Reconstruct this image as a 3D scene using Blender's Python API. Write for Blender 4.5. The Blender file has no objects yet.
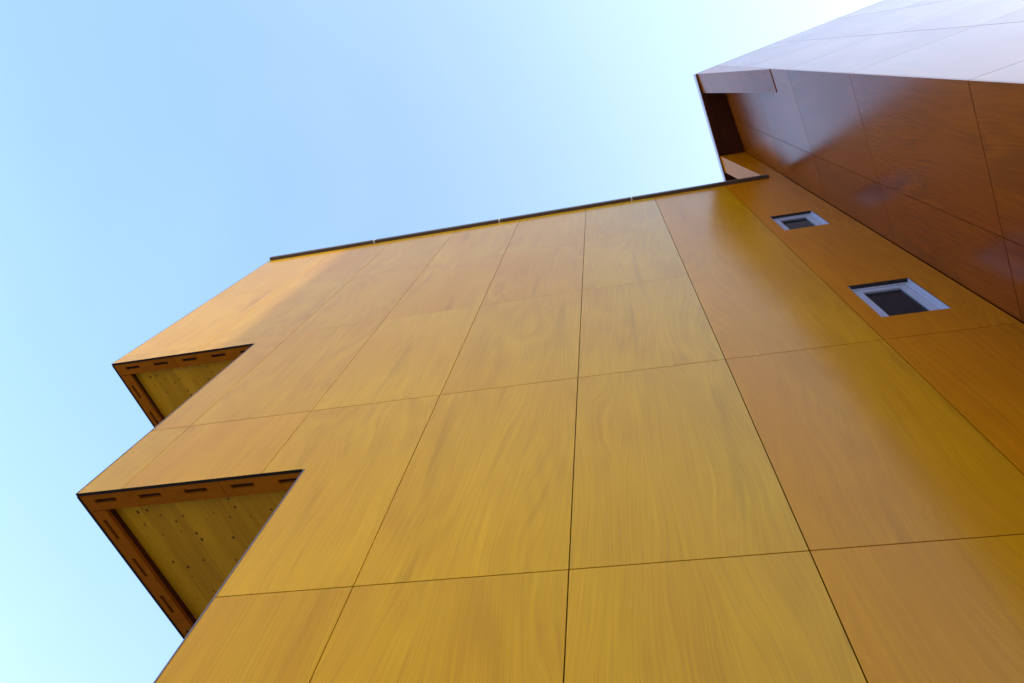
import bpy, bmesh, math, random
from mathutils import Matrix, Vector
random.seed(7)
C = bpy.context.scene.collection
SC = bpy.context.scene
S = 0.42            # metres per survey unit
EYE = 1.5           # eye height above the paving

# ------------------------------------------------------------------ camera
cam = bpy.data.cameras.new('camera'); co = bpy.data.objects.new('camera', cam); C.objects.link(co)
R = ((0.97692223, 0.184719, 0.10724661), (-0.1324483, 0.91779779, -0.37430558), (-0.16757206, 0.35146281, 0.92108279))
rx, ry, rz = (Vector(r).normalized() for r in R)
m = Matrix((rx, -ry, -rz)).transposed().to_4x4(); m.translation = Vector((0, 0, EYE))
co.matrix_world = m
cam.sensor_width = 36; cam.lens = 696.176 / 1024 * 36; cam.clip_end = 5000; cam.clip_start = 0.05
SC.camera = co

# ------------------------------------------------------------------ sky and sun
SUN_AZ = math.radians(-13.9); SUN_EL = math.radians(22)
w = bpy.data.worlds.new('World'); SC.world = w; w.use_nodes = True
nt = w.node_tree; nt.nodes.clear()
sky = nt.nodes.new('ShaderNodeTexSky'); sky.sky_type = 'NISHITA'; sky.sun_disc = False
sky.sun_elevation = SUN_EL; sky.sun_rotation = math.pi / 2 - SUN_AZ
sky.air_density = 1.0; sky.dust_density = 2.0; sky.ozone_density = 1.0
bg = nt.nodes.new('ShaderNodeBackground'); bg.inputs[1].default_value = 0.15
wo = nt.nodes.new('ShaderNodeOutputWorld')
tint = nt.nodes.new('ShaderNodeMix'); tint.data_type = 'RGBA'; tint.blend_type = 'MULTIPLY'; tint.inputs[0].default_value = 1
tint.inputs[7].default_value = (1.10, 1.17, 1.20, 1)
nt.links.new(sky.outputs[0], tint.inputs[6]); 
# thin bright veil of high haze thickening towards the sun
gm = nt.nodes.new('ShaderNodeTexCoord'); dp = nt.nodes.new('ShaderNodeVectorMath'); dp.operation = 'DOT_PRODUCT'
nt.links.new(gm.outputs['Generated'], dp.inputs[0])
dp.inputs[1].default_value = (math.cos(SUN_AZ) * math.cos(SUN_EL), math.sin(SUN_AZ) * math.cos(SUN_EL), math.sin(SUN_EL))
mr = nt.nodes.new('ShaderNodeMapRange'); nt.links.new(dp.outputs['Value'], mr.inputs[0])
mr.inputs[1].default_value = -0.3; mr.inputs[2].default_value = 1.0
pw = nt.nodes.new('ShaderNodeMath'); pw.operation = 'POWER'; pw.inputs[1].default_value = 1.6; nt.links.new(mr.outputs[0], pw.inputs[0])
vl = nt.nodes.new('ShaderNodeMix'); vl.data_type = 'RGBA'; vl.blend_type = 'ADD'; vl.inputs[7].default_value = (0.93, 0.92, 0.80, 1)

cn = nt.nodes.new('ShaderNodeTexNoise'); cn.inputs['Scale'].default_value = 2.2; cn.inputs['Detail'].default_value = 5; cn.inputs['Distortion'].default_value = 0.8
nt.links.new(gm.outputs['Generated'], cn.inputs['Vector'])
cm = nt.nodes.new('ShaderNodeMapRange'); cm.inputs[1].default_value = 0.5; cm.inputs[2].default_value = 0.8; cm.inputs[3].default_value = 0.0; cm.inputs[4].default_value = 0.09
nt.links.new(cn.outputs['Fac'], cm.inputs[0])
ca = nt.nodes.new('ShaderNodeMath'); ca.operation = 'ADD'; nt.links.new(pw.outputs[0], ca.inputs[0]); nt.links.new(cm.outputs[0], ca.inputs[1])
nt.links.new(ca.outputs[0], vl.inputs[0]); 
sx = nt.nodes.new('ShaderNodeSeparateXYZ'); nt.links.new(gm.outputs['Generated'], sx.inputs[0])
mz = nt.nodes.new('ShaderNodeMapRange'); nt.links.new(sx.outputs['Z'], mz.inputs[0])
mz.inputs[1].default_value = 0.45; mz.inputs[2].default_value = 0.85; mz.inputs[3].default_value = 1.0; mz.inputs[4].default_value = 0.0
lo = nt.nodes.new('ShaderNodeMix'); lo.data_type = 'RGBA'; lo.blend_type = 'MULTIPLY'; lo.inputs[7].default_value = (0.80, 0.70, 0.78, 1)
nt.links.new(tint.outputs[2], lo.inputs[6]); nt.links.new(mz.outputs[0], lo.inputs[0])
nt.links.new(lo.outputs[2], vl.inputs[6]); nt.links.new(vl.outputs[2], bg.inputs[0]); nt.links.new(bg.outputs[0], wo.inputs[0])
sun = bpy.data.lights.new('sun', 'SUN'); so = bpy.data.objects.new('sun', sun); C.objects.link(so)
sun.energy = 2.6; sun.angle = math.radians(0.6); sun.color = (1, 0.95, 0.87)
sd = Vector((math.cos(SUN_AZ) * math.cos(SUN_EL), math.sin(SUN_AZ) * math.cos(SUN_EL), math.sin(SUN_EL)))
so.rotation_euler = sd.to_track_quat('Z', 'Y').to_euler(); so.location = sd * 60
SC.view_settings.view_transform = 'Standard'; SC.view_settings.look = 'None'
SC.view_settings.gamma = 1; SC.view_settings.use_curve_mapping = False
SC.view_settings.exposure = 1.95
SC.cycles.denoising_prefilter = 'ACCURATE'
SC.cycles.denoising_input_passes = 'RGB_ALBEDO_NORMAL'

# ------------------------------------------------------------------ materials
def mat(name):
    M = bpy.data.materials.new(name); M.use_nodes = True
    return M, M.node_tree, M.node_tree.nodes['Principled BSDF']

def N(t, typ, **kw):
    n = t.nodes.new(typ)
    for k, v in kw.items():
        if k.startswith('i_'): n.inputs[int(k[2:]) if k[2:].isdigit() else k[2:]].default_value = v
        else: setattr(n, k, v)
    return n

def math_node(t, op, a, b=None, c=None):
    n = t.nodes.new('ShaderNodeMath'); n.operation = op
    for i, v in enumerate((a, b, c)):
        if v is None: continue
        if hasattr(v, 'links') or hasattr(v, 'is_linked'): t.links.new(v, n.inputs[i])
        else: n.inputs[i].default_value = v
    return n.outputs[0]

def ramp(t, fac, stops):
    n = t.nodes.new('ShaderNodeValToRGB'); e = n.color_ramp.elements
    while len(e) < len(stops): e.new(0.5)
    for q, (p, c) in zip(e, stops): q.position = p; q.color = (*c, 1) if len(c) == 3 else c
    t.links.new(fac, n.inputs[0]); return n.outputs[0]

def mix(t, fac, a, b, mode='MIX'):
    n = t.nodes.new('ShaderNodeMix'); n.data_type = 'RGBA'; n.blend_type = mode
    for sock, v in ((n.inputs[0], fac), (n.inputs[6], a), (n.inputs[7], b)):
        if hasattr(v, 'is_linked'): t.links.new(v, sock)
        else: sock.default_value = v if isinstance(v, (int, float)) else (*v, 1)
    return n.outputs[2]

def wood(name, light, dark, red, coat=0.8, crough=0.20, figure=1.0, ior=1.33):
    """varnished rotary-cut veneer; local X across, local Z along the grain"""
    M, t, p = mat(name); L = t.links
    tc = N(t, 'ShaderNodeTexCoord'); oi = N(t, 'ShaderNodeObjectInfo')
    off = N(t, 'ShaderNodeCombineXYZ')
    L.new(math_node(t, 'MULTIPLY', oi.outputs['Random'], 57.0), off.inputs[0])
    L.new(math_node(t, 'MULTIPLY', oi.outputs['Random'], 23.0), off.inputs[1])
    L.new(math_node(t, 'MULTIPLY', oi.outputs['Random'], 91.0), off.inputs[2])
    add = N(t, 'ShaderNodeVectorMath', operation='ADD'); L.new(tc.outputs['Object'], add.inputs[0]); L.new(off.outputs[0], add.inputs[1])
    def scaled(x, y, z):
        n = N(t, 'ShaderNodeVectorMath', operation='MULTIPLY'); L.new(add.outputs[0], n.inputs[0]); n.inputs[1].default_value = (x, y, z); return n.outputs[0]
    def noise(vec, sc, det=2, rough=0.5, dist=0.0):
        n = N(t, 'ShaderNodeTexNoise'); n.inputs['Scale'].default_value = sc; n.inputs['Detail'].default_value = det
        n.inputs['Roughness'].default_value = rough; n.inputs['Distortion'].default_value = dist
        L.new(vec, n.inputs['Vector']); return n.outputs['Fac']
    # contour figure
    base = noise(scaled(1.6, 1.6, 0.42), 1.0, 1.5, 0.45, 0.2)
    ringv = math_node(t, 'SINE', math_node(t, 'MULTIPLY', base, 60.0))
    ringv = math_node(t, 'MULTIPLY_ADD', ringv, 0.5, 0.5)
    where = ramp(t, noise(scaled(1.2, 1.2, 0.5), 1.0, 2), [(0.42, (0.0,) * 3), (0.68, (1,) * 3)])
    ring = math_node(t, 'MULTIPLY', ringv, where)
    wn = math_node(t, 'MULTIPLY', math_node(t, 'SUBTRACT', base, 0.5), 0.62)
    wc = N(t, 'ShaderNodeCombineXYZ'); L.new(wn, wc.inputs[0])
    wa = N(t, 'ShaderNodeVectorMath', operation='ADD'); L.new(add.outputs[0], wa.inputs[0]); L.new(wc.outputs[0], wa.inputs[1])
    def warped(x, y, z):
        n = N(t, 'ShaderNodeVectorMath', operation='MULTIPLY'); L.new(wa.outputs[0], n.inputs[0]); n.inputs[1].default_value = (x, y, z); return n.outputs[0]
    streak = noise(warped(75, 75, 1.0), 1.0, 5, 0.7, 0.0)
    blotch = noise(scaled(1.1, 1.1, 0.5), 1.0, 3, 0.55, 0.3)
    f1 = math_node(t, 'MULTIPLY', ring, 0.14 * figure)
    f2 = math_node(t, 'MULTIPLY_ADD', streak, 1.0, f1)
    f3 = math_node(t, 'ADD', f2, 0.09)
    f = math_node(t, 'MULTIPLY_ADD', blotch, 0.45, f3)
    col = ramp(t, f, [(0.58, light), (0.80, tuple((a + b) / 2 for a, b in zip(light, dark))), (1.0, dark)])
    tone = ramp(t, oi.outputs['Random'], [(0.0, (0.99, 0.93, 1)), (0.35, (1.0, 1.0, 1.0)), (0.7, (1.03, 1.055, 1)), (1.0, (0.95, 0.965, 1))])
    col = mix(t, 1.0, col, tone, 'MULTIPLY')
    rr = ramp(t, blotch, [(0.45, (0, 0, 0)), (0.7, (0.32, 0.32, 0.32))])
    col = mix(t, rr, col, red)
    # occasional dark mineral streaks
    ms = noise(scaled(5.5, 5.5, 0.35), 1.0, 3, 0.55, 0.6)
    mm = ramp(t, ms, [(0.62, (0, 0, 0)), (0.76, (0.38,) * 3)])
    col = mix(t, mm, col, tuple(0.45 * v for v in dark))
    L.new(col, p.inputs['Base Color'])
    p.inputs['Roughness'].default_value = 0.55
    p.inputs['Specular IOR Level'].default_value = 0.0
    p.inputs['Coat Weight'].default_value = coat
    p.inputs['Coat IOR'].default_value = ior
    cr = math_node(t, 'MULTIPLY_ADD', blotch, 0.10, crough - 0.05)
    L.new(cr, p.inputs['Coat Roughness'])
    wave = noise(scaled(1.7, 1.7, 0.9), 1.0, 0, 0.5)
    h = wave
    bp = N(t, 'ShaderNodeBump'); bp.inputs['Strength'].default_value = 0.15; bp.inputs['Distance'].default_value = 0.003
    L.new(h, bp.inputs['Height']); L.new(bp.outputs[0], p.inputs['Coat Normal'])
    return M

WOOD = wood('varnished_plywood', (0.45, 0.242, 0.0005), (0.335, 0.164, 0.0005), (0.40, 0.180, 0.0005))
WOOD_HALF_BOUNCE = wood('varnished_plywood_half_bounce', (0.44, 0.193, 0.0005), (0.345, 0.146, 0.0005), (0.40, 0.156, 0.0005), coat=0.65)  # same plywood, the wing's reflection on these boards put into the colour
WOOD_REDDER_BOUNCE = wood('varnished_plywood_redder_bounce', (0.46, 0.162, 0.0005), (0.34, 0.108, 0.0005), (0.40, 0.122, 0.0005), coat=0.5)  # redder boards, with warm bounce from the wing put into the colour
WOOD_RED_SHADED = wood('varnished_plywood_reddish_shaded', (0.26, 0.064, 0.001), (0.15, 0.034, 0.001), (0.20, 0.040, 0.001), coat=1.0, crough=0.235, figure=1.8, ior=1.45)  # slightly redder plywood, darkened in colour for the less lit flank
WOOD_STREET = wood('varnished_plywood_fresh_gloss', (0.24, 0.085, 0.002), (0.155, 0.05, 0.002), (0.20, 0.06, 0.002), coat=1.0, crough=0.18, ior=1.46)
WOOD_FLAT = wood('soffit_plywood', (0.25, 0.080, 0.003), (0.17, 0.050, 0.002), (0.21, 0.062, 0.002), coat=0.1, crough=0.4)
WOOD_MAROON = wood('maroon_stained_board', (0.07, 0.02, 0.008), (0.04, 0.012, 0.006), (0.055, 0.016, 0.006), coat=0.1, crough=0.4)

def plain(name, col, rough=0.5, metal=0.0, spec=0.5, nz=0.12, scale=9.0):
    M, t, p = mat(name)
    tc = N(t, 'ShaderNodeTexCoord'); n = N(t, 'ShaderNodeTexNoise'); n.inputs['Scale'].default_value = scale; n.inputs['Detail'].default_value = 4
    t.links.new(tc.outputs['Object'], n.inputs['Vector'])
    c = ramp(t, n.outputs['Fac'], [(0.3, tuple(v * (1 - nz) for v in col)), (0.7, tuple(min(1, v * (1 + nz)) for v in col))])
    t.links.new(c, p.inputs['Base Color'])
    p.inputs['Roughness'].default_value = rough; p.inputs['Metallic'].default_value = metal; p.inputs['Specular IOR Level'].default_value = spec
    return M

CORE = plain('dark_backing', (0.012, 0.009, 0.008), 0.9, spec=0.1)
FLASH = plain('brown_coated_metal', (0.06, 0.035, 0.022), 0.45)
GLINT = plain('grey_edge_glint', (0.12, 0.10, 0.10), 0.35, 0.3)  # grazing reflection on the board edges, held as a grey colour
WHITE = plain('white_lacquer', (0.33, 0.37, 0.52), 0.3, nz=0.03)
CLIP = plain('bright_joint_clip', (0.5, 0.5, 0.53), 0.4, nz=0.02)
SLOT = plain('dark_slot_backing', (0.035, 0.010, 0.009), 0.8, spec=0.1)
GASKET = plain('black_gasket', (0.012, 0.012, 0.014), 0.6)
GLASSM = plain('dark_glazing', (0.008, 0.009, 0.012), 0.05, spec=0.15, nz=0.0)
STEEL = plain('screw_steel', (0.03, 0.02, 0.02), 0.6, 0.0)
FASCIA = plain('lacquered_fascia', (0.50, 0.45, 0.52), 0.25, 0.2, nz=0.04)

def clt():
    M, t, p = mat('knotty_spruce'); L = t.links
    tc = N(t, 'ShaderNodeTexCoord'); sep = N(t, 'ShaderNodeSeparateXYZ'); L.new(tc.outputs['Object'], sep.inputs[0])
    lam = math_node(t, 'FLOOR', math_node(t, 'MULTIPLY', sep.outputs[0], 6.2))
    wn = N(t, 'ShaderNodeTexWhiteNoise', noise_dimensions='1D'); L.new(lam, wn.inputs['W'])
    v = N(t, 'ShaderNodeCombineXYZ'); L.new(math_node(t, 'MULTIPLY', sep.outputs[0], 45.0), v.inputs[0])
    L.new(math_node(t, 'MULTIPLY_ADD', wn.outputs['Value'], 40.0, math_node(t, 'MULTIPLY', sep.outputs[1], 1.6)), v.inputs[1])
    n = N(t, 'ShaderNodeTexNoise'); n.inputs['Scale'].default_value = 1.0; n.inputs['Detail'].default_value = 4; n.inputs['Distortion'].default_value = 0.4
    L.new(v.outputs[0], n.inputs['Vector'])
    f = math_node(t, 'MULTIPLY_ADD', wn.outputs['Value'], 0.28, math_node(t, 'MULTIPLY', n.outputs['Fac'], 0.75))
    col = ramp(t, f, [(0.25, (0.39, 0.205, 0.006)), (0.8, (0.25, 0.118, 0.002))])
    # knots
    v2 = N(t, 'ShaderNodeVectorMath', operation='MULTIPLY'); L.new(tc.outputs['Object'], v2.inputs[0]); v2.inputs[1].default_value = (10.5, 7.0, 0.001)
    vo = N(t, 'ShaderNodeTexVoronoi'); vo.voronoi_dimensions = '2D'; vo.inputs['Scale'].default_value = 1.0; vo.inputs['Randomness'].default_value = 1.0
    L.new(v2.outputs[0], vo.inputs['Vector'])
    sc = N(t, 'ShaderNodeSeparateColor'); L.new(vo.outputs['Color'], sc.inputs[0])
    size = math_node(t, 'MULTIPLY', math_node(t, 'MAXIMUM', math_node(t, 'SUBTRACT', sc.outputs[0], 0.40), 0.0), 0.24)
    d = math_node(t, 'DIVIDE', vo.outputs['Distance'], math_node(t, 'MAXIMUM', size, 0.002))
    k = ramp(t, d, [(0.55, (1, 1, 1)), (0.9, (0.5,) * 3), (1.0, (0, 0, 0))])
    col = mix(t, k, col, (0.045, 0.015, 0.002))
    L.new(col, p.inputs['Base Color']); p.inputs['Roughness'].default_value = 0.6
    p.inputs['Specular IOR Level'].default_value = 0.08
    return M
CLT = clt()

def paving():
    M, t, p = mat('pale_concrete_paving'); L = t.links
    tc = N(t, 'ShaderNodeTexCoord')
    br = N(t, 'ShaderNodeTexBrick'); L.new(tc.outputs['Object'], br.inputs['Vector'])
    br.inputs['Scale'].default_value = 1.6; br.inputs['Mortar Size'].default_value = 0.008
    br.inputs['Color1'].default_value = (0.40, 0.38, 0.35, 1); br.inputs['Color2'].default_value = (0.34, 0.325, 0.30, 1); br.inputs['Mortar'].default_value = (0.12, 0.115, 0.11, 1)
    n = N(t, 'ShaderNodeTexNoise'); n.inputs['Scale'].default_value = 0.8; n.inputs['Detail'].default_value = 6; L.new(tc.outputs['Object'], n.inputs['Vector'])
    L.new(mix(t, 1.0, br.outputs['Color'], ramp(t, n.outputs['Fac'], [(0.3, (0.8,) * 3), (0.7, (1,) * 3)]), 'MULTIPLY'), p.inputs['Base Color'])
    p.inputs['Roughness'].default_value = 0.85
    return M

# ------------------------------------------------------------------ helpers
def P(x, y, z): return Vector((x * S, y * S, z * S + EYE))
ZG = -EYE / S       # ground level in survey units

def link(name, me, material, parent=None, world=None):
    o = bpy.data.objects.new(name, me); C.objects.link(o); me.materials.append(material)
    if world is not None: o.matrix_world = world
    if parent is not None:
        o.parent = parent; o.matrix_parent_inverse = Matrix()
        o.matrix_local = WORLD[parent.name].inverted() @ (world if world is not None else Matrix())
    WORLD[o.name] = world.copy() if world is not None else Matrix()
    return o
WORLD = {}

class Frame:
    """a wall frame: local X along the wall, local Y inward, local Z up (survey units in, metres out)"""
    def __init__(s, ox, oy, dx, dy, ix, iy):
        s.o = Vector((ox, oy)); s.d = Vector((dx, dy)).normalized(); s.i = Vector((ix, iy)).normalized()
    def mat(s, a, b, z):
        q = s.o + s.d * a + s.i * b
        m = Matrix(((s.d.x, s.i.x, 0, 0), (s.d.y, s.i.y, 0, 0), (0, 0, 1, 0), (0, 0, 0, 1)))
        m.translation = P(q.x, q.y, z); return m
    def pt(s, a, b, z):
        q = s.o + s.d * a + s.i * b; return P(q.x, q.y, z)

def prism_mesh(name, poly, y0, y1):
    """poly of (x,z) in local units extruded from y0 to y1"""
    bm = bmesh.new()
    a = [bm.verts.new((x * S, y0 * S, z * S)) for x, z in poly]; b = [bm.verts.new((x * S, y1 * S, z * S)) for x, z in poly]
    bm.faces.new(a); bm.faces.new(b[::-1]); n = len(poly)
    for i in range(n): bm.faces.new((a[i], b[i], b[(i + 1) % n], a[(i + 1) % n]))
    bmesh.ops.recalc_face_normals(bm, faces=bm.faces)
    me = bpy.data.meshes.new(name); bm.to_mesh(me); bm.free(); return me

def panel(fr, name, poly, material, parent, t=0.05, y0=0.0):
    x0 = min(p[0] for p in poly); z0 = min(p[1] for p in poly)
    loc = [(x - x0, z - z0) for x, z in poly]
    return link(name, prism_mesh(name, loc, 0, t), material, parent, fr.mat(x0, y0, z0))

def flat_prism(name, poly, z0, z1, material, parent, tilt=None):
    """plan polygon (survey x,y) extruded in height"""
    ox, oy = poly[0]
    bm = bmesh.new()
    a = [bm.verts.new(((x - ox) * S, (y - oy) * S, 0)) for x, y in poly]; b = [bm.verts.new(((x - ox) * S, (y - oy) * S, (z1 - z0) * S)) for x, y in poly]
    bm.faces.new(a[::-1]); bm.faces.new(b); n = len(poly)
    for i in range(n): bm.faces.new((a[i], a[(i + 1) % n], b[(i + 1) % n], b[i]))
    bmesh.ops.recalc_face_normals(bm, faces=bm.faces)
    me = bpy.data.meshes.new(name); bm.to_mesh(me); bm.free()
    return link(name, me, material, parent, Matrix.Translation(P(ox, oy, z0)))

def hexa(name, pts, material, parent):
    """eight corner points (world), bottom four then top four"""
    o = pts[0].copy(); bm = bmesh.new(); v = [bm.verts.new(p - o) for p in pts]
    for f in ((0, 1, 2, 3), (7, 6, 5, 4), (0, 4, 5, 1), (1, 5, 6, 2), (2, 6, 7, 3), (3, 7, 4, 0)): bm.faces.new([v[i] for i in f])
    bmesh.ops.recalc_face_normals(bm, faces=bm.faces)
    me = bpy.data.meshes.new(name); bm.to_mesh(me); bm.free()
    return link(name, me, material, parent, Matrix.Translation(o))

def box(fr, name, a0, a1, b0, b1, z0, z1, material, parent):
    return panel(fr, name, [(a0, z0), (a1, z0), (a1, z1), (a0, z1)], material, parent, b1 - b0, b0)

# ------------------------------------------------------------------ ground
bm = bmesh.new(); bmesh.ops.create_grid(bm, x_segments=4, y_segments=4, size=1500)
me = bpy.data.meshes.new('ground'); bm.to_mesh(me); bm.free()
g = link('ground', me, paving()); g['kind'] = 'structure'

# ------------------------------------------------------------------ the building
bld = bpy.data.objects.new('apartment_building', None); C.objects.link(bld)
bld.location = (-2, 2.6, 0); WORLD[bld.name] = Matrix.Translation(bld.location)
bld['label'] = 'tall building clad in glossy orange plywood, stepped on its left, with a projecting wing'
bld['category'] = 'building'

AZ = math.radians(76.0); AZL = math.radians(76.5); AZ2 = math.radians(-10.5)
d = Vector((math.cos(AZ), math.sin(AZ)))
C0 = Vector((7.18, 6.0)); WL = 4.65; C1 = C0 - d * WL
lv = Vector((math.cos(AZ2), math.sin(AZ2)))
H0, H1, H2, H3, H4 = 7.26, 13.13, 19.0, 24.87, 30.78
ROOF = 38.95
MAIN = Frame(0, 6, 1, 0, 0, 1)
SIDE = Frame(C0.x, C0.y, -d.x, -d.y, math.sin(AZ), -math.cos(AZ))      # wing flank, a grows towards the street
NOSE = Frame(C1.x, C1.y, lv.x, lv.y, -math.sin(AZ2), math.cos(AZ2))    # wing front
dl = Vector((math.cos(AZL), math.sin(AZL)))
def left_frame(x): return Frame(x, 6, dl.x, dl.y, math.sin(AZL), -math.cos(AZL))
XL = [(-1e3, 10.59, -6.22, -6.22), (10.59, 18.47, -11.08, -11.08), (18.47, 1e3, -15.98, -16.32)]   # stepped left edge
EZ = {'low': (-6.22, ZG, 10.59), 'mid': (-11.08, 10.59, 18.47), 'top': (-16.1, 18.47, H4)}

def edge_x(z, hi):
    for z0, z1, xa, xb in XL:
        if (z0 <= z < z1) if not hi else (z0 < z <= z1):
            if z0 < 18: return xa
            return xa + (xb - xa) * (z - 18.47) / (30.9 - 18.47)

GV, GH = 0.017, 0.018
def cell_poly(x0, x1, z0, z1):
    """panel outline cut by the building's stepped left edge"""
    bps = [z0] + [z for z in (10.59, 18.47) if z0 < z < z1] + [z1]
    left = []; zlo = None
    for a, b in zip(bps, bps[1:]):
        xa = max(x0, edge_x(a, False)); xb = max(x0, edge_x(b, True))
        if xa >= x1 - 0.05: continue
        if zlo is None: zlo = a
        left += [(xa, a), (xb, b)]
    if not left: return None
    out = [left[0]]
    for q in left[1:]:
        if abs(q[0] - out[-1][0]) + abs(q[1] - out[-1][1]) > 1e-6: out.append(q)
    out.append((x1, z1)); out.append((x1, zlo)); return out[::-1]

# dark carcass behind the panels
core = flat_prism('inner_wall', [(-6.14, 6.07), (4.9, 6.07), (4.9, 6.4), (12, 6.4), (12, 34), (-6.14 + 27.93 * 0.24, 34)], ZG, 10.9, CORE, bld)
core2 = flat_prism('inner_wall', [(-11.0, 6.07), (4.9, 6.07), (4.9, 6.4), (12, 6.4), (12, 34), (-11.0 + 27.93 * 0.24, 34)], 10.95, 18.8, CORE, bld)
core3 = flat_prism('inner_wall', [(-15.85, 6.07), (4.9, 6.07), (4.9, 6.4), (7.3, 6.4), (7.3, 34), (-15.85 + 27.93 * 0.24, 34)], 18.85, 30.72, CORE, bld)
b1 = SIDE.o + SIDE.d * (WL - 0.09) + SIDE.i * 0.07; b2 = SIDE.o - SIDE.d * 12 + SIDE.i * 0.07
n2 = NOSE.o + NOSE.d * 11.83 + NOSE.i * 0.07
core4 = flat_prism('inner_wall', [tuple(b1), tuple(n2), (n2.x + 3, n2.y + 16), tuple(b2)], ZG, ROOF - 0.02, CORE, bld)

# main facade -----------------------------------------------------
facade = box(MAIN, 'facade_rail', -6.0, 7.1, 0.052, 0.066, H1 - 0.05, H1 + 0.05, CORE, bld)
cols = [-16.04 - 2.0, -13.06, -10.09, -7.12, -4.15, -1.18, 1.785, 4.755, 7.165]
rows = [-4.48, 1.39, H0, H1, H2, H3, H4]
WINS = [(5.11, 6.46, 14.25, 16.38), (5.11, 6.46, 22.12, 24.16)]
def hole_panel(fr, name, x0, x1, z0, z1, holes, material, parent, t=0.05):
    """a tall board with rectangular openings one above the other, as one mesh"""
    hx0, hx1 = holes[0][0], holes[0][1]
    X = [x0, hx0, hx1, x1]; Z = [z0] + [q for h in holes for q in (h[2], h[3])] + [z1]
    bm = bmesh.new(); V = {}
    for y in (0, t):
        for a, x in enumerate(X):
            for b, z in enumerate(Z): V[y, a, b] = bm.verts.new(((x - x0) * S, y * S, (z - z0) * S))
    solid = lambda a, b: 0 <= a < 3 and 0 <= b < len(Z) - 1 and not (a == 1 and b % 2 == 1)
    for a in range(3):
        for b in range(len(Z) - 1):
            if not solid(a, b): continue
            c = ((a, b), (a + 1, b), (a + 1, b + 1), (a, b + 1))
            for y in (0, t): bm.faces.new([V[y, p, q] for p, q in c])
            for (p, q), nb in zip(zip(c, c[1:] + c[:1]), ((a, b - 1), (a + 1, b), (a, b + 1), (a - 1, b))):
                if not solid(*nb): bm.faces.new((V[0, p[0], p[1]], V[0, q[0], q[1]], V[t, q[0], q[1]], V[t, p[0], p[1]]))
    bmesh.ops.recalc_face_normals(bm, faces=bm.faces)
    me = bpy.data.meshes.new(name); bm.to_mesh(me); bm.free()
    return link(name, me, material, parent, fr.mat(x0, 0, z0))

for i in range(len(cols) - 1):
    for j in range(len(rows) - 1):
        x0, x1 = cols[i] + GV / 2, cols[i + 1] - GV / 2; z0, z1 = max(rows[j] + (GH if j < 4 else 0.009) / 2, ZG + 0.1), rows[j + 1] - (GH if j < 3 else 0.009) / 2
        if i >= 6 and j == 3: z1 = H4 - GH / 2          # tall uninterrupted boards beside the wing
        if i >= 6 and j > 3: continue
        if i == 0: x0 = -50
        if i == 7 and j == 3: hole_panel(MAIN, 'cladding_panel', x0, x1, z0, z1, WINS, WOOD_REDDER_BOUNCE, bld); continue
        poly = cell_poly(x0, x1, z0, z1)
        if poly: panel(MAIN, 'cladding_panel', poly, WOOD_REDDER_BOUNCE if i == 7 else WOOD_HALF_BOUNCE if i == 6 else WOOD, bld)

# added strips painted as the grazing glint along the stepped board edges
for nm, (x, z0, z1) in EZ.items():
    fr = left_frame(x)
    e0, e1 = (x, x) if nm != 'top' else (-15.98, -16.32)
    wd = 0.024 if nm == 'low' else 0.022
    hexa('edge_glint', [P(e0 - wd, 5.99, z0), P(e0 - 0.003, 5.99, z0), P(e0 - 0.003, 6.05, z0), P(e0 - wd, 6.05, z0),
                         P(e1 - wd, 5.99, z1), P(e1 - 0.003, 5.99, z1), P(e1 - 0.003, 6.05, z1), P(e1 - wd, 6.05, z1)], GLINT, bld)
    # flank cladding
    xs = [0.09] + [2.97 * k for k in range(1, 10)] + [27.9]
    zs = [z0] + [z for z in (1.39, H0, H1, H2, H3) if z0 + 0.6 < z < z1 - 0.6] + [z1 - 0.02]
    bm = bmesh.new(); org = fr.pt(0, 0, z0)
    for a in range(len(xs) - 1):
        for b in range(len(zs) - 1):
            f = (lambda z: 0.12 - 0.34 * (z - 18.47) / 12.43) if nm == 'top' else (lambda z: 0.0)   # the top flank leans with its front edge
            vs = []
            for z in (zs[b] + GH / 2, zs[b + 1] - GH / 2):
                for q, bb in ((xs[a] + GV / 2, 0), (xs[a + 1] - GV / 2, 0), (xs[a + 1] - GV / 2, 0.05), (xs[a] + GV / 2, 0.05)):
                    v = fr.pt(q, bb, z) - org; v.x += f(z) * S; vs.append(bm.verts.new(v))
            for q in ((0, 1, 2, 3), (7, 6, 5, 4), (0, 4, 5, 1), (1, 5, 6, 2), (2, 6, 7, 3), (3, 7, 4, 0)): bm.faces.new([vs[n] for n in q])
    bmesh.ops.recalc_face_normals(bm, faces=bm.faces)
    me = bpy.data.meshes.new('side_cladding'); bm.to_mesh(me); bm.free()
    link('side_cladding', me, WOOD, bld, Matrix.Translation(org))

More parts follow.
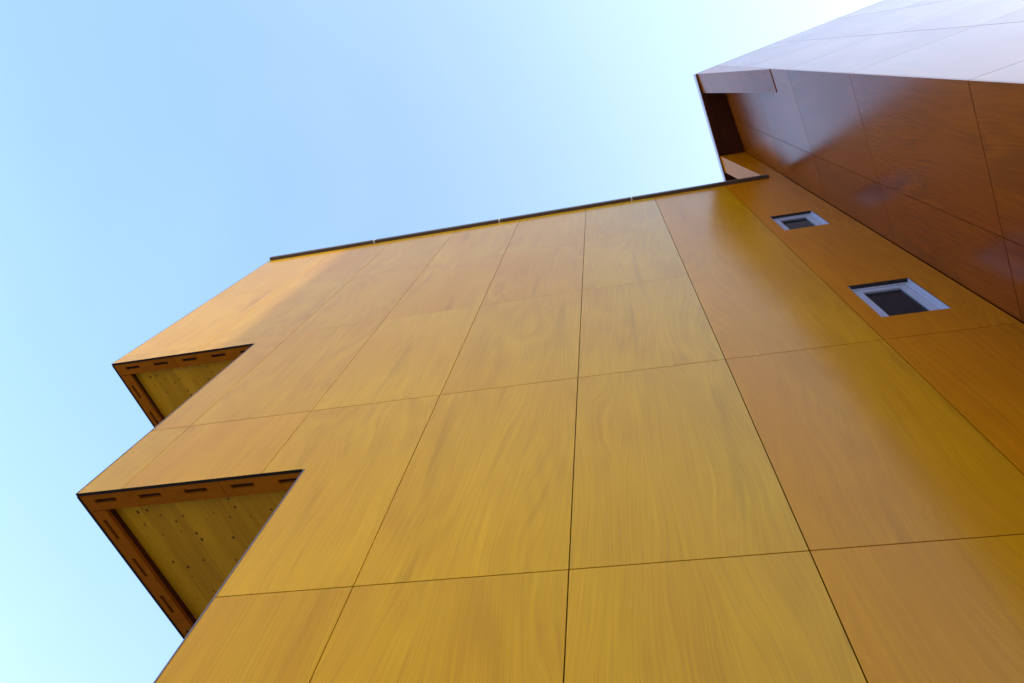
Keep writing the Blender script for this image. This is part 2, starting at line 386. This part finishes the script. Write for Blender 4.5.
# soffits under the steps -----------------------------------------
def slot_strip(name, fr2, a0, a1, b0, b1, z, slots, sb0, sb1, t, material, parent):
    """board lying flat at height z, with slots cut right through; fr2 maps (a,b) to plan"""
    bm = bmesh.new(); org = fr2(a0, b0)
    def bx(A0, A1, B0, B1):
        if A1 - A0 < 1e-4: return
        lo = [bm.verts.new(((fr2(a, b)[0] - org[0]) * S, (fr2(a, b)[1] - org[1]) * S, 0)) for a, b in ((A0, B0), (A1, B0), (A1, B1), (A0, B1))]
        hi = [bm.verts.new((v.co.x, v.co.y, t * S)) for v in lo]
        bm.faces.new(lo); bm.faces.new(hi[::-1])
        for i in range(4): bm.faces.new((lo[i], hi[i], hi[(i + 1) % 4], lo[(i + 1) % 4]))
    bx(a0, a1, b0, sb0); bx(a0, a1, sb1, b1); cur = a0
    for s0, s1 in slots:
        s0 = max(s0, a0); s1 = min(s1, a1)
        if s1 <= s0: continue
        bx(cur, s0, sb0, sb1); cur = s1
    bx(cur, a1, sb0, sb1)
    bmesh.ops.remove_doubles(bm, verts=bm.verts, dist=1e-5)
    bm.verts.index_update()
    seen = {}
    for f in list(bm.faces):
        k = tuple(sorted(v.index for v in f.verts)); seen.setdefault(k, []).append(f)
    for fs in seen.values():
        if len(fs) > 1:
            for f in fs: bm.faces.remove(f)
    bmesh.ops.recalc_face_normals(bm, faces=bm.faces)
    me = bpy.data.meshes.new(name); bm.to_mesh(me); bm.free()
    return link(name, me, material, parent, Matrix.Translation(P(org[0], org[1], z)))

def soffit(x0, x1, z, joint, s_first, n_side_first, depth=26.0):
    k = dl.x / dl.y
    rec = 0.20
    poly = [(x0 + 0.10, 6.05), (x1 + 0.3, 6.05), (x1 + 0.3 + k * depth, 6 + depth), (x0 + 0.10 + k * depth, 6 + depth)]
    # cross-laminated ceiling slab; local X runs across the laminations
    ang = AZL - math.pi / 2
    ox, oy = poly[0]
    bm = bmesh.new(); ca, sa = math.cos(-ang), math.sin(-ang)
    lo = []
    for x, y in poly:
        X, Y = (x - ox) * S, (y - oy) * S; lo.append(bm.verts.new((X * ca - Y * sa, X * sa + Y * ca, 0)))
    hi = [bm.verts.new((v.co.x, v.co.y, 0.035)) for v in lo]
    bm.faces.new(lo); bm.faces.new(hi[::-1])
    for i in range(4): bm.faces.new((lo[i], hi[i], hi[(i + 1) % 4], lo[(i + 1) % 4]))
    bmesh.ops.recalc_face_normals(bm, faces=bm.faces)
    me = bpy.data.meshes.new('soffit'); bm.to_mesh(me); bm.free()
    W = Matrix.Translation(P(ox, oy, z + rec)) @ Matrix.Rotation(ang, 4, 'Z')
    sf = link('soffit', me, CLT, bld, W)
    mp = lambda a, b: (a + k * b, 6.0 + b)
    slots = [(s_first + 0.985 * q, s_first + 0.985 * q + 0.485) for q in range(8)]
    y0 = 0.055
    wd = 0.42
    # front border, butted against the flank border
    slot_strip('soffit_border', mp, x0 + 0.02, joint - 0.006, y0, wd, z, slots, 0.165, 0.255, 0.08, WOOD_FLAT, sf)
    slot_strip('soffit_border', mp, joint + 0.006, x1 + 0.05, y0, wd, z, slots, 0.165, 0.255, 0.08, WOOD_FLAT, sf)
    mp2 = lambda a, b: (x0 + 0.02 + k * a + b, 6.0 + a)
    ss = [(n_side_first + 0.97 * q, n_side_first + 0.97 * q + 0.47) for q in range(30)]
    cuts = [wd + 0.01, 3.28, 9.2, 15.1, 21.0, depth]
    for c0, c1 in zip(cuts, cuts[1:]):
        slot_strip('soffit_border', mp2, c0 + 0.006, c1 - 0.006, 0.0, 0.33, z, ss, 0.115, 0.195, 0.08, WOOD_FLAT, sf)
    for c in ('front', 'flank'):
        m0, u0, u1, v0, v1 = (mp, x0 + 0.05, x1 + 0.05, 0.14, 0.29) if c == 'front' else (mp2, wd + 0.05, depth, 0.09, 0.22)
        q = [m0(u0, v0), m0(u1, v0), m0(u1, v1), m0(u0, v1)]
        hexa('slot_backing', [P(*v, z + 0.083) for v in q] + [P(*v, z + 0.10) for v in q], SLOT, sf)
    # dark drip edges below the outer boards
    hexa('drip_edge', [P(x0 + 0.004, 5.985, z - 0.010), P(x1 - 0.06, 5.985, z - 0.010), P(x1 - 0.06, 6.05, z - 0.010), P(x0 + 0.004, 6.05, z - 0.010),
                       P(x0 + 0.004, 5.985, z - 0.004), P(x1 - 0.06, 5.985, z - 0.004), P(x1 - 0.06, 6.05, z - 0.004), P(x0 + 0.004, 6.05, z - 0.004)], CORE, sf)
    q = [mp2(0.06, -0.055), mp2(depth, -0.055), mp2(depth, -0.006), mp2(0.06, -0.006)]
    hexa('drip_edge', [P(*v, z - 0.01) for v in q] + [P(*v, z + 0.12) for v in q], CORE, sf)
    # upstands closing the recess, dark backing above the slots
    hexa('border_upstand', [P(*mp2(wd, 0.315), z + 0.083), P(*mp2(depth, 0.315), z + 0.083), P(*mp2(depth, 0.329), z + 0.083), P(*mp2(wd, 0.329), z + 0.083),
                            P(*mp2(wd, 0.315), z + rec - 0.003), P(*mp2(depth, 0.315), z + rec - 0.003), P(*mp2(depth, 0.329), z + rec - 0.003), P(*mp2(wd, 0.329), z + rec - 0.003)], WOOD_MAROON, sf)
    hexa('border_upstand', [P(x0 + 0.3, 6.405, z + 0.083), P(x1 + 0.1, 6.405, z + 0.083), P(x1 + 0.1, 6.418, z + 0.083), P(x0 + 0.3, 6.418, z + 0.083),
                            P(x0 + 0.3, 6.405, z + rec - 0.003), P(x1 + 0.1, 6.405, z + rec - 0.003), P(x1 + 0.1, 6.418, z + rec - 0.003), P(x0 + 0.3, 6.418, z + rec - 0.003)], WOOD_MAROON, sf)
    return sf
soffit(-11.08, -6.22, 10.59, -8.05, -10.82, 0.66)
soffit(-15.98, -11.08, 18.47, -13.9, -15.64, 0.80)

# windows ---------------------------------------------------------
def ring_mesh(name, x0, x1, z0, z1, wl, wt, y0, y1):
    bm = bmesh.new(); o = [(x0, z0), (x1, z0), (x1, z1), (x0, z1)]; h = [(x0 + wl, z0 + wt), (x1 - wl, z0 + wt), (x1 - wl, z1 - wt), (x0 + wl, z1 - wt)]
    V = {}
    for y in (y0, y1): V[y] = ([bm.verts.new((x * S, y * S, z * S)) for x, z in o], [bm.verts.new((x * S, y * S, z * S)) for x, z in h])
    for i in range(4):
        j = (i + 1) % 4
        for y in (y0, y1): bm.faces.new((V[y][0][i], V[y][0][j], V[y][1][j], V[y][1][i]))
        bm.faces.new((V[y0][0][i], V[y0][0][j], V[y1][0][j], V[y1][0][i])); bm.faces.new((V[y0][1][i], V[y0][1][j], V[y1][1][j], V[y1][1][i]))
    bmesh.ops.recalc_face_normals(bm, faces=bm.faces)
    bmesh.ops.bevel(bm, geom=[e for e in bm.edges], offset=0.0015, segments=1, affect='EDGES')
    me = bpy.data.meshes.new(name); bm.to_mesh(me); bm.free(); return me
for n_, (x0, x1, z0, z1) in enumerate(WINS):
    W = MAIN.mat(x0, 0, z0); w_, h_ = x1 - x0, z1 - z0
    # opening lining with a shadow gap to the boards
    lin = link('window', ring_mesh('window', 0.003, w_ - 0.003, 0.003, h_ - 0.003, 0.010, 0.010, 0.006, 0.30), GASKET, bld, W)
    lin['label'] = ('lower' if n_ == 0 else 'upper') + ' of the two small white framed windows'
    link('window_frame', ring_mesh('window_frame', 0.017, w_ - 0.017, 0.017, h_ - 0.017, 0.085, 0.085, 0.095, 0.26), WHITE, lin, W)
    for u in (0.016, w_ - 0.028):
        link('jamb_lining', prism_mesh('jamb_lining', [(u, 0.016), (u + 0.012, 0.016), (u + 0.012, h_ - 0.03), (u, h_ - 0.03)], 0.012, 0.092), WHITE, lin, W)
    link('sash', ring_mesh('sash', 0.110, w_ - 0.110, 0.110, h_ - 0.110, 0.150, 0.150, 0.115, 0.24), WHITE, lin, W)
    link('pane', prism_mesh('pane', [(0.255, 0.255), (w_ - 0.255, 0.255), (w_ - 0.255, h_ - 0.255), (0.255, h_ - 0.255)], 0.165, 0.185), GLASSM, lin, W)

# wing flank ------------------------------------------------------
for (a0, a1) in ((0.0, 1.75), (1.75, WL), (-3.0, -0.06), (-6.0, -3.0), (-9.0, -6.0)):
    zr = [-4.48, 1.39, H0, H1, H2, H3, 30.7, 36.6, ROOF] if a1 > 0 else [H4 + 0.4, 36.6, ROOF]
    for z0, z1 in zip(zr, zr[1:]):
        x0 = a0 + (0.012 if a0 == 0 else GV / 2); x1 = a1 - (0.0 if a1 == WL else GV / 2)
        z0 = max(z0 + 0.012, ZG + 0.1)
        panel(SIDE, 'cladding_panel', [(x0, z0), (x1, z0), (x1, z1 - 0.012), (x0, z1 - 0.012)], WOOD_RED_SHADED, bld)
# wing front
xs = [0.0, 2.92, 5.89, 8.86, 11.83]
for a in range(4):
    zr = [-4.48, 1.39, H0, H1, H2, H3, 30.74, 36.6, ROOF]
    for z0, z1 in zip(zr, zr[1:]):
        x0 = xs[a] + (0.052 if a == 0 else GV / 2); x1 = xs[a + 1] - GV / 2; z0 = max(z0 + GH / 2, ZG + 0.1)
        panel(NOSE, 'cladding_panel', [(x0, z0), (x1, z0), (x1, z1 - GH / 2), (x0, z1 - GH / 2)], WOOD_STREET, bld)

# fins carrying the roof edge ------------------------------------
def V2(v, z): return P(v.x, v.y, z)
# near fin: flush with the wing front, growing outwards towards the roof
zb = 27.25
wn0 = C1 - lv * 0.0 - SIDE.i * 0.003; wf0 = C1 + d * 0.86 - SIDE.i * 0.003
nearfin = hexa('fin', [V2(C1 - lv * 0.022, zb), V2(wn0, zb), V2(wf0, zb), V2(wf0 - lv * 0.022, zb),
                 V2(Vector((5.07, 1.70)), ROOF - 0.01), V2(wn0, ROOF - 0.01), V2(C1 + d * 1.0 - SIDE.i * 0.003, ROOF - 0.01), V2(Vector((5.31, 2.68)), ROOF - 0.01)], WOOD_RED_SHADED, bld)
nearfin['label'] = 'tapering fin at the outer corner of the wing'
farfin = hexa('fin', [P(6.53, 6.0, 30.8), P(7.17, 6.0, 30.8), P(7.30, 6.85, 30.8), P(6.72, 6.85, 30.8),
                 P(5.90, 6.0, ROOF - 0.01), P(7.17, 6.0, ROOF - 0.01), P(7.30, 6.85, ROOF - 0.01), P(6.08, 6.88, ROOF - 0.01)], WOOD_REDDER_BOUNCE, bld)
farfin['label'] = 'tapering fin rising behind the flashing of the main roof'
thirdfin = hexa('fin', [P(7.4, 9.6, 30.8), P(8.0, 9.6, 30.8), P(8.2, 10.4, 30.8), P(7.6, 10.4, 30.8),
                 P(6.62, 9.6, ROOF - 0.01), P(8.0, 9.6, ROOF - 0.01), P(8.2, 10.4, ROOF - 0.01), P(6.78, 10.4, ROOF - 0.01)], WOOD, bld)
# screws on the near fin's sloping face
pa, pb = V2(C1 - lv * 0.022, zb), V2(Vector((5.07, 1.70)), ROOF - 0.01); pc, pd = V2(wf0 - lv * 0.022, zb), V2(Vector((5.31, 2.68)), ROOF - 0.01)
nrm = (pb - pa).cross(pc - pa).normalized()
if nrm.x > 0: nrm = -nrm
for k in range(7):
    for e in (0.14, 0.86):
        f = 0.06 + k * 0.145
        q = pa.lerp(pb, f).lerp(pc.lerp(pd, f), e)
        bm = bmesh.new(); bmesh.ops.create_cone(bm, segments=12, cap_ends=True, radius1=0.010, radius2=0.009, depth=0.004)
        me = bpy.data.meshes.new('screw'); bm.to_mesh(me); bm.free()
        Wm = Matrix.Translation(q + nrm * 0.001) @ nrm.to_track_quat('Z', 'Y').to_matrix().to_4x4()
        link('screw', me, STEEL, nearfin, Wm)

# roof overhang ---------------------------------------------------
o0 = Vector((4.985, 1.70)); o1 = Vector((5.82, 6.0)); od = (o1 - o0); o2 = o0 + od * 2.4
nb = NOSE.o + NOSE.d * 11.83 + NOSE.i * 0.03
roof = flat_prism('roof', [tuple(o0 + Vector((0.03, 0.03))), tuple(C1 + NOSE.i * 0.03), tuple(nb), (nb.x + 3, nb.y + 16), (o2.x + 1, o2.y + 3), (o2.x + 0.03, o2.y)], ROOF + 0.06, 39.55, FLASH, bld)
hexa('fascia', [V2(o0, ROOF - 0.03), V2(o0 + Vector((0.035, 0.0)), ROOF - 0.03), V2(o2 + Vector((0.035, 0)), ROOF - 0.03), V2(o2, ROOF - 0.03),
                V2(o0 - Vector((0.012, 0)), 39.62), V2(o0 + Vector((0.025, 0.0)), 39.62), V2(o2 + Vector((0.025, 0)), 39.62), V2(o2 - Vector((0.012, 0)), 39.62)], FASCIA, roof)
def soff(f0, f1, w0, w1, lift=0.0):
    """soffit board between fractions along the edge and offsets inwards"""
    pts = []
    for f, w in ((f0, w0), (f0, w1), (f1, w1), (f1, w0)):
        e = o0 + od * f + Vector((0.037, 0.0)); wall = Vector((C1.x + (e.y - C1.y) * d.x / d.y, e.y))
        q = e.lerp(wall, w); pts.append(q)
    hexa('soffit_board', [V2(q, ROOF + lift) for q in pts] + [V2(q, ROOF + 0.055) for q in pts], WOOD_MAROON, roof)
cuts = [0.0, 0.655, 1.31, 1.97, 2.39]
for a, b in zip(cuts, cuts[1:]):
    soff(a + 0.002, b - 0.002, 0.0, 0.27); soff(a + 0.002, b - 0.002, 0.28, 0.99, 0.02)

# parapet flashing ------------------------------------------------
segs = [-16.36, -11.07, -5.09, 0.83, 6.62]
for a, b in zip(segs, segs[1:]):
    o = box(MAIN, 'parapet_flashing', a + 0.025, b - 0.025, -0.13, 0.45, H4 + 0.04, 31.05, FLASH, bld)
for a in segs[1:-1]:
    box(MAIN, 'flashing_clip', a - 0.03, a + 0.03, -0.14, 0.44, H4 + 0.03, 31.09, CLIP, bld)
flat_prism('roof', [(-16.2, 6.1), (7.2, 6.1), (7.2, 34), (-9.5, 34)], 30.74, 30.8, FLASH, bld)
